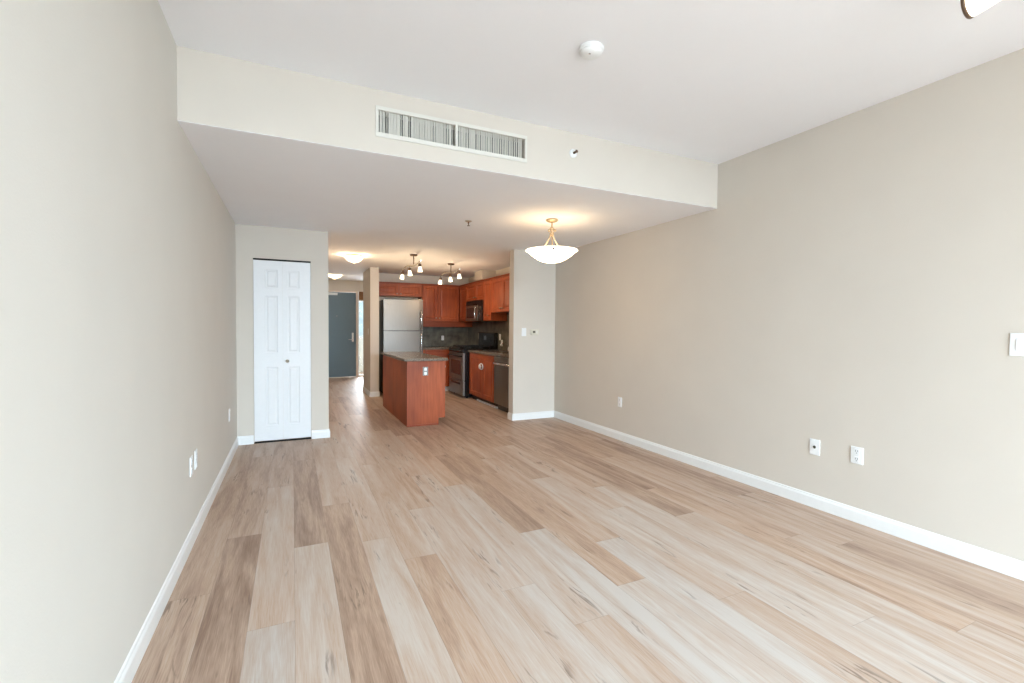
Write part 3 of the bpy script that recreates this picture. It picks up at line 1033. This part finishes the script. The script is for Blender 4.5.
# microwave hood
mw = thing('microwave_oven', (3.39, 8.67, UB), 'black and steel microwave oven hung above the range', 'microwave')
MX = 3.272
MB().box(MX, XK - G, 8.208, 9.136, UB + 0.006, 1.858).build('housing', M['black'], mw, bevel=0.004)
F = face_left(MX - 0.0005, 9.134, UB + 0.008)
MB().obox(F, 0.003, 0.690, 0.0, 0.300, 0, 0.030).build('door', M['steel_h'], mw, bevel=0.004)
MB().obox(F, 0.06, 0.56, 0.05, 0.26, 0.0295, 0.032).build('door_window', M['black_glass'], mw)
MB().obox(F, 0.695, 0.920, 0.0, 0.300, 0, 0.030).build('control_panel', M['black'], mw, bevel=0.003)
MB().obox(F, 0.74, 0.88, 0.23, 0.27, 0.0295, 0.0315).build('display', M['lcd'], mw)
vt = MB()
for i in range(7):
    vt.obox(F, 0.003, 0.920, 0.306 + i * 0.012, 0.314 + i * 0.012, 0, 0.026)
vt.build('vent_slats', M['black'], mw)
pts = [at(F, 0.64, 0.02, 0.028)[0], at(F, 0.64, 0.05, 0.062)[0], at(F, 0.64, 0.15, 0.078)[0], at(F, 0.64, 0.25, 0.062)[0], at(F, 0.64, 0.28, 0.028)[0]]
MB().tube(pts, 0.011).build('handle', M['chrome'], mw, label='curved bright metal handle')

# refrigerator
RX0, RX1, RYF, RZ = 1.588, 2.362, 9.17, 1.868
fg = thing('refrigerator', ((RX0 + RX1) / 2, 9.5, 0), 'stainless steel top-freezer refrigerator between the column and the back cabinets', 'refrigerator')
MB().box(RX0, RX1, RYF + 0.075, 9.86, 0.03, RZ - 0.012).build('cabinet_body', M['black'], fg, bevel=0.006)
for (z0, z1, nm, hz) in ((1.258, RZ - 0.006, 'freezer_door', (1.29, 1.66)), (0.10, 1.246, 'fridge_door', (0.72, 1.215))):
    dm = MB()
    n = 10
    pr = []
    for i in range(n + 1):
        q = i / n
        pr.append((RX0 + 0.002 + (RX1 - RX0 - 0.004) * q, RYF + 0.012 - 0.018 * math.sin(q * math.pi) ** 0.55))
    yb = RYF + 0.070
    for i in range(n):
        (xa, ya), (xb, yb2) = pr[i], pr[i + 1]
        dm.face([(xa, ya, z0), (xb, yb2, z0), (xb, yb2, z1), (xa, ya, z1)], True)
        dm.face([(xa, ya, z1), (xb, yb2, z1), (xb, yb, z1), (xa, yb, z1)])
        dm.face([(xa, ya, z0), (xa, yb, z0), (xb, yb, z0), (xb, yb2, z0)])
    dm.face([(pr[0][0], pr[0][1], z0), (pr[0][0], pr[0][1], z1), (pr[0][0], yb, z1), (pr[0][0], yb, z0)])
    dm.face([(pr[-1][0], pr[-1][1], z0), (pr[-1][0], yb, z0), (pr[-1][0], yb, z1), (pr[-1][0], pr[-1][1], z1)])
    dm.face([(pr[0][0], yb, z0), (pr[0][0], yb, z1), (pr[-1][0], yb, z1), (pr[-1][0], yb, z0)])
    d = dm.build(nm, M['steel'], fg)
    xh = RX1 - 0.05
    MB().tube([(xh, RYF, hz[0]), (xh, RYF - 0.04, hz[0] + 0.02), (xh, RYF - 0.048, hz[0] + 0.05), (xh, RYF - 0.048, hz[1] - 0.05), (xh, RYF - 0.04, hz[1] - 0.02), (xh, RYF, hz[1])], 0.013).build('handle', M['chrome'], d, label='upright bright bar handle')
    if nm == 'freezer_door':
        MB().lathe([(0.020, 0), (0.020, 0.003), (0.016, 0.004)], (RX0 + 0.09, RYF - 0.0005, RZ - 0.09), (0, -1, 0), 18).build('badge', M['steel_h'], d)
MB().box(RX0 + 0.03, RX0 + 0.62, RYF + 0.02, RYF + 0.20, RZ - 0.011, RZ + 0.012).build('top_trim', M['black'], fg, bevel=0.004)
MB().box(RX1 - 0.09, RX1 - 0.01, RYF + 0.01, RYF + 0.16, RZ - 0.011, RZ + 0.018).build('hinge_cover', M['black'], fg, bevel=0.004)
MB().box(RX0 + 0.02, RX1 - 0.02, RYF + 0.04, RYF + 0.076, 0.02, 0.095).build('kick_grille', M['black'], fg)
for x in (RX0 + 0.06, RX1 - 0.06):
    for y in (9.3, 9.8):
        MB().lathe([(0.02, 0.0), (0.02, 0.032)], (x, y, 0.0005), seg=12).build('levelling_foot', M['black'], fg)

# base cabinets
CT0, CT1 = 0.872, 0.912
BX = 2.985                         # fronts along the right wall
BY = 9.325                         # front of the back run
t = thing('base_cabinet', (2.7, 9.6, 0), 'cherry base cabinet right of the refrigerator on the back wall', 'cabinet', 'kitchen base cabinets')
MB().box(2.375, BX, BY, YB - G, 0.095, CT0 - G).build('carcass', M['cherry'], t, bevel=0.002)
MB().box(2.385, BX + 0.05, BY + 0.045, BY + 0.06, 0.0005, 0.094).build('toe_kick', M['trim'], t)
MB().relief(face_back(2.45, BY - 0.001, 0.72), 0.50, 0.14, 0.02, [(0.03, 0.03, 0.47, 0.11)], [(0.004, -0.003)]).build('drawer_front', M['cherry_h'], t)
cab_door(t, face_back(2.45, BY - 0.001, 0.105), 0.50, 0.605, knob=(0.46, 0.55))
t = thing('base_cabinet', (3.3, 9.5, 0), 'cherry corner base cabinet left of the range', 'cabinet', 'kitchen base cabinets')
MB().box(BX + 0.001, XK - G, 9.063, YB - G, 0.095, CT0 - G).build('carcass', M['cherry'], t, bevel=0.002)
MB().box(BX + 0.06, BX + 0.075, 9.065, BY, 0.0005, 0.094).build('toe_kick', M['kick'], t)
ct = MB()
ct.box(2.955, XK - G, 9.06, YB - 0.015, CT0, CT1)
ct.box(2.372, 2.955, 9.295, YB - 0.015, CT0, CT1)
ctb = ct.build('countertop', M['granite'], bevel=0.003)
tag(ctb, 'brown granite worktop in the far kitchen corner', 'worktop', 'granite worktops')

# sink cabinet and dishwasher
t = thing('base_cabinet', (3.28, 7.58, 0), 'two-door cherry sink cabinet between range and dishwasher', 'cabinet', 'kitchen base cabinets')
MB().box(BX, XK - G, 6.965, 8.185, 0.095, CT0 - 0.18).build('carcass', M['cherry'], t, bevel=0.002)
fp = MB()
fp.box(BX, BX + 0.03, 6.965, 8.185, CT0 - 0.1795, CT0 - G)
fp.build('apron', M['cherry_hy'], t)
MB().box(BX + 0.06, BX + 0.075, 6.967, 8.183, 0.0005, 0.094).build('toe_kick', M['kick'], t)
sk = MB().box(BX + 0.04, BX + 0.059, 6.967, 7.9, 0.0005, 0.03).build('shoe_moulding', M['trim'], t)
doors = []
for i in range(2):
    y0, w = (8.09, 0.60) if i == 0 else (7.484, 0.50)
    doors.append(cab_door(t, face_left(BX - 0.001, y0, 0.105), w, 0.745, knob=(w - 0.05 if i == 0 else 0.05, 0.55), fr=0.07))
lk = thing('child_lock', (BX - 0.05, 7.49, 0.585), 'white oval child lock looped over the sink cabinet knobs', 'child lock')
MB().tube([Vector((BX - 0.040, 7.487 + 0.078 * math.cos(a), 0.655 + 0.05 * math.sin(a))) for a in [2 * math.pi * i / 24 for i in range(25)]], 0.010).build('loop', M['plastic'], lk)
MB().lathe([(0.0, 0), (0.042, 0), (0.046, 0.006), (0.042, 0.014), (0, 0.016)], (BX - 0.060, 7.487, 0.655), (-1, 0, 0), 20).build('latch', M['plastic'], lk)

dw = thing('dishwasher', (3.28, 6.56, 0), 'stainless steel dishwasher beside the kitchen partition', 'dishwasher')
MB().box(BX + 0.01, XK - G, 6.168, 6.958, 0.095, CT0 - G).build('tub', M['black'], dw)
F = face_left(BX + 0.009, 6.957, 0.105)
MB().obox(F, 0.002, 0.786, 0.0, 0.690, 0, 0.034).build('door', M['steel_h'], dw, bevel=0.004)
MB().obox(F, 0.002, 0.786, 0.693, 0.755, 0, 0.036).build('control_panel', M['steel_h'], dw, bevel=0.004)
MB().tube([at(F, 0.06, 0.655, 0.03)[0], at(F, 0.06, 0.655, 0.066)[0], at(F, 0.09, 0.655, 0.075)[0], at(F, 0.70, 0.655, 0.075)[0], at(F, 0.73, 0.655, 0.066)[0], at(F, 0.73, 0.655, 0.03)[0]], 0.017).build('handle', M['chrome'], dw, label='bright bar handle')
MB().box(BX + 0.05, BX + 0.07, 6.17, 6.956, 0.0005, 0.094).build('toe_kick', M['black'], dw)

# worktop over sink and dishwasher, with a cut-out for the sink
SX0, SX1, SY0, SY1 = 3.07, 3.46, 7.2, 7.92
ct = MB()
ct.box(2.955, SX0, 6.15, 8.188, CT0, CT1)
ct.box(SX1, XK - 0.015, 6.15, 8.188, CT0, CT1)
ct.box(SX0, SX1, 6.15, SY0, CT0, CT1)
ct.box(SX0, SX1, SY1, 8.188, CT0, CT1)
tag(ct.build('countertop', M['granite']), 'brown granite worktop over the sink cabinet and dishwasher', 'worktop', 'granite worktops')
sink = thing('kitchen_sink', (3.265, 7.56, CT1), 'stainless steel sink let into the worktop right of the range', 'sink')
rm = MB()
e = 0.018
rm.box(SX0 - e, SX0 + e, SY0 - e, SY1 + e, CT1 + 0.0005, CT1 + 0.007)
rm.box(SX1 - e, SX1 + e, SY0 - e, SY1 + e, CT1 + 0.0005, CT1 + 0.007)
rm.box(SX0 + e, SX1 - e, SY0 - e, SY0 + e, CT1 + 0.0005, CT1 + 0.007)
rm.box(SX0 + e, SX1 - e, SY1 - e, SY1 + e, CT1 + 0.0005, CT1 + 0.007)
rm.build('rim', M['chrome'], sink, bevel=0.002)
bs = MB()
a0, a1, b0_, b1_ = SX0 + 0.004, SX1 - 0.004, SY0 + 0.004, SY1 - 0.004
zb = CT1 - 0.17
bs.box(a0, a0 + 0.004, b0_, b1_, zb, CT1)
bs.box(a1 - 0.004, a1, b0_, b1_, zb, CT1)
bs.box(a0, a1, b0_, b0_ + 0.004, zb, CT1)
bs.box(a0, a1, b1_ - 0.004, b1_, zb, CT1)
bs.box(a0, a1, b0_, b1_, zb - 0.004, zb)
bs.build('basin', M['steel'], sink)
fc = thing('faucet', (3.525, 7.62, CT1), 'low chrome faucet behind the kitchen sink', 'faucet')
MB().lathe([(0.026, 0.0005), (0.026, 0.012), (0.018, 0.02), (0.016, 0.07), (0.012, 0.08)], (3.525, 7.62, CT1), seg=20).build('base', M['chrome'], fc)
MB().tube([(3.525, 7.62, CT1 + 0.07), (3.515, 7.62, CT1 + 0.12), (3.47, 7.62, CT1 + 0.145), (3.40, 7.62, CT1 + 0.13), (3.36, 7.62, CT1 + 0.10)], 0.010).build('spout', M['chrome'], fc)
MB().tube([(3.53, 7.62, CT1 + 0.075), (3.54, 7.66, CT1 + 0.11), (3.54, 7.70, CT1 + 0.12)], 0.006).build('lever', M['chrome'], fc)

# gas range
RG0, RG1, RGX = 8.196, 9.052, 2.905
rg = thing('gas_range', (3.25, 8.62, 0), 'stainless steel gas range with black cooktop and backguard', 'stove')
MB().box(RGX, 3.575, RG0, RG1, 0.03, 0.878).build('body', M['black'], rg, bevel=0.003)
F = face_left(RGX - 0.0005, RG1, 0.0)
W = RG1 - RG0
MB().obox(F, 0.004, W - 0.004, 0.335, 0.845, 0, 0.042).build('oven_door', M['steel'], rg, bevel=0.006)
MB().obox(F, 0.13, W - 0.13, 0.43, 0.70, 0.0415, 0.0435).build('oven_window', M['brown_glass'], rg, label='brown glass oven window')
MB().tube([at(F, 0.06, 0.785, 0.04)[0], at(F, 0.065, 0.785, 0.08)[0], at(F, 0.1, 0.785, 0.088)[0], at(F, W - 0.1, 0.785, 0.088)[0], at(F, W - 0.065, 0.785, 0.08)[0], at(F, W - 0.06, 0.785, 0.04)[0]], 0.014).build('oven_handle', M['black'], rg, label='black oven door bar')
MB().obox(F, 0.004, W - 0.004, 0.05, 0.322, 0, 0.040).build('drawer', M['steel'], rg, bevel=0.006)
MB().obox(F, 0.16, W - 0.16, 0.245, 0.285, 0.039, 0.052).build('drawer_pull', M['black'], rg, bevel=0.006)
MB().obox(F, 0.002, W - 0.002, 0.852, 0.925, 0, 0.046).build('control_panel', M['black'], rg, bevel=0.006)
for i in range(5):
    u = 0.11 + i * (W - 0.22) / 4
    MB().lathe([(0.024, 0), (0.024, 0.008), (0.019, 0.012), (0.017, 0.034), (0, 0.035)], at(F, u, 0.888, 0.0462)[0], F[3], 18).build('control_knob', M['black'], rg)
MB().box(RGX - 0.04, 3.57, RG0 + 0.001, RG1 - 0.001, 0.879, 0.922).build('cooktop', M['black'], rg, bevel=0.004)
for (gy, nm) in ((RG0 + W * 0.27, 1), (RG0 + W * 0.73, 2)):
    gr = MB()
    for k in range(-2, 3):
        gr.box(RGX + 0.02, 3.44, gy + k * 0.075 - 0.006, gy + k * 0.075 + 0.006, 0.952, 0.970)
    for x in (RGX + 0.02, RGX + 0.15, RGX + 0.27, RGX + 0.40, 3.428):
        gr.box(x, x + 0.012, gy - 0.156, gy + 0.156, 0.952, 0.970)
    for x in (RGX + 0.02, 3.428):
        for s in (-0.156, 0.144):
            gr.box(x, x + 0.012, gy + s, gy + s + 0.012, 0.9225, 0.952)
    gr.build('grate', M['iron'], rg)
    for x in (RGX + 0.15, RGX + 0.40):
        MB().lathe([(0.05, 0.9222), (0.048, 0.932), (0.034, 0.934), (0.034, 0.941), (0, 0.942)], (x, gy, 0), seg=22).build('burner', M['iron'], rg)
bg = MB()
bg.face([(3.50, RG0 + 0.02, 0.9225), (3.50, RG1 - 0.02, 0.9225), (3.52, RG1 - 0.02, 1.225), (3.52, RG0 + 0.02, 1.225)])
bgm = MB().box(3.49, 3.572, RG0 + 0.012, RG1 - 0.012, 0.9225, 1.232).build('backguard', M['black'], rg, bevel=0.014, seg=3)
MB().obox(face_left(3.4895, RG1 - 0.16, 1.06), 0, W - 0.32, 0, 0.11, 0, 0.004).build('clock_display', M['black_glass'], bgm)
for x in (RGX + 0.06, 3.5):
    for y in (RG0 + 0.06, RG1 - 0.06):
        MB().lathe([(0.018, 0), (0.018, 0.032)], (x, y, 0.0005), seg=12).build('levelling_foot', M['black'], rg)

# backsplash tiles
struct(MB().box(2.372, XK - 0.013, YB - 0.0125, YB - 0.0005, CT1 + 0.0005, UB - 0.001).build('backsplash_back', M['slate']))
bk = MB()
bk.box(XK - 0.0125, XK - 0.0005, 6.152, YB - 0.013, CT1 + 0.0005, UB - 0.001)
bk.box(XK - 0.0125, XK - 0.0005, 6.152, 7.812, UB - 0.001, 1.596)
struct(bk.build('backsplash_right', M['slate']))
outlet(face_back(2.985, YB - 0.0125, 1.095), 'white outlet on the slate tiles under the tall back cabinet', group='backsplash outlets', pw=0.06, ph=0.1)
outlet(face_left(XK - 0.0125, 8.12, 1.15), 'white outlet on the right slate tiles, upper of the two beside the backguard', group='backsplash outlets')
outlet(face_left(XK - 0.0125, 8.03, 1.04), 'white outlet on the right slate tiles, lower of the two beside the backguard', group='backsplash outlets')
outlet(face_left(XK - 0.0125, 9.22, 1.15), 'small outlet on the right slate tiles left of the backguard', group='backsplash outlets', plate='plastic_warm')

# ---------------------------------------------------------------- island
IX0, IX1, IY0, IY1 = 1.366, 1.888, 6.14, 7.95
isl = thing('kitchen_island', ((IX0 + IX1) / 2, (IY0 + IY1) / 2, 0), 'cherry kitchen island standing on the plank floor between hall and kitchen', 'kitchen island')
MB().box(IX0 + 0.022, IX1 - 0.022, IY0 + 0.022, IY1 - 0.02, 0.095, CT0 - G).build('carcass', M['cherry'], isl)
MB().box(IX0 + 0.022, IX1 - 0.092, IY0 + 0.024, IY1 - 0.02, 0.0005, 0.0945).build('plinth', M['kick'], isl)
ep = MB()
P = [(IX0, 0.0005), (IX1 - 0.09, 0.0005), (IX1 - 0.09, 0.094), (IX1, 0.094), (IX1, CT0 - G), (IX0, CT0 - G)]
ep.face([(x, IY0, z) for x, z in P])
ep.face([(x, IY0 + 0.021, z) for x, z in reversed(P)])
for i in range(6):
    a, b = P[i], P[(i + 1) % 6]
    ep.face([(a[0], IY0, a[1]), (a[0], IY0 + 0.021, a[1]), (b[0], IY0 + 0.021, b[1]), (b[0], IY0, b[1])])
ep.build('end_panel', M['cherry'], isl, bevel=0.002)
for i in range(2):
    y0 = IY0 + 0.022 + i * 0.893
    MB().box(IX0, IX0 + 0.0215, y0, y0 + 0.889, 0.0005, CT0 - G).build('back_panel', M['cherry'], isl, bevel=0.002)
MB().box(IX0 + 0.004, IX1 - 0.094, IY0 - 0.008, IY0 - 0.0003, 0.0005, 0.02).build('shoe_moulding', M['cherry_h'], isl)
for i in range(3):
    w = 0.59
    F = (Vector((IX1 - 0.0215, IY0 + 0.03 + i * 0.6, 0.105)), Vector((0, 1, 0)), Z, Vector((1, 0, 0)))
    cab_door(isl, F, w, 0.755, knob=(0.05, 0.68), fr=0.06)
ict = MB().box(IX0 - 0.042, IX1 + 0.030, IY0 - 0.035, IY1 + 0.03, CT0, CT1 - 0.004).build('countertop', M['granite'], bevel=0.006, seg=3)
tag(ict, 'brown granite worktop lying on the kitchen island', 'worktop', 'granite worktops')
outlet(face_back(1.613, IY0, 0.735), 'white outlet with grey plate on the island end panel', group='island outlets', plate='steel')
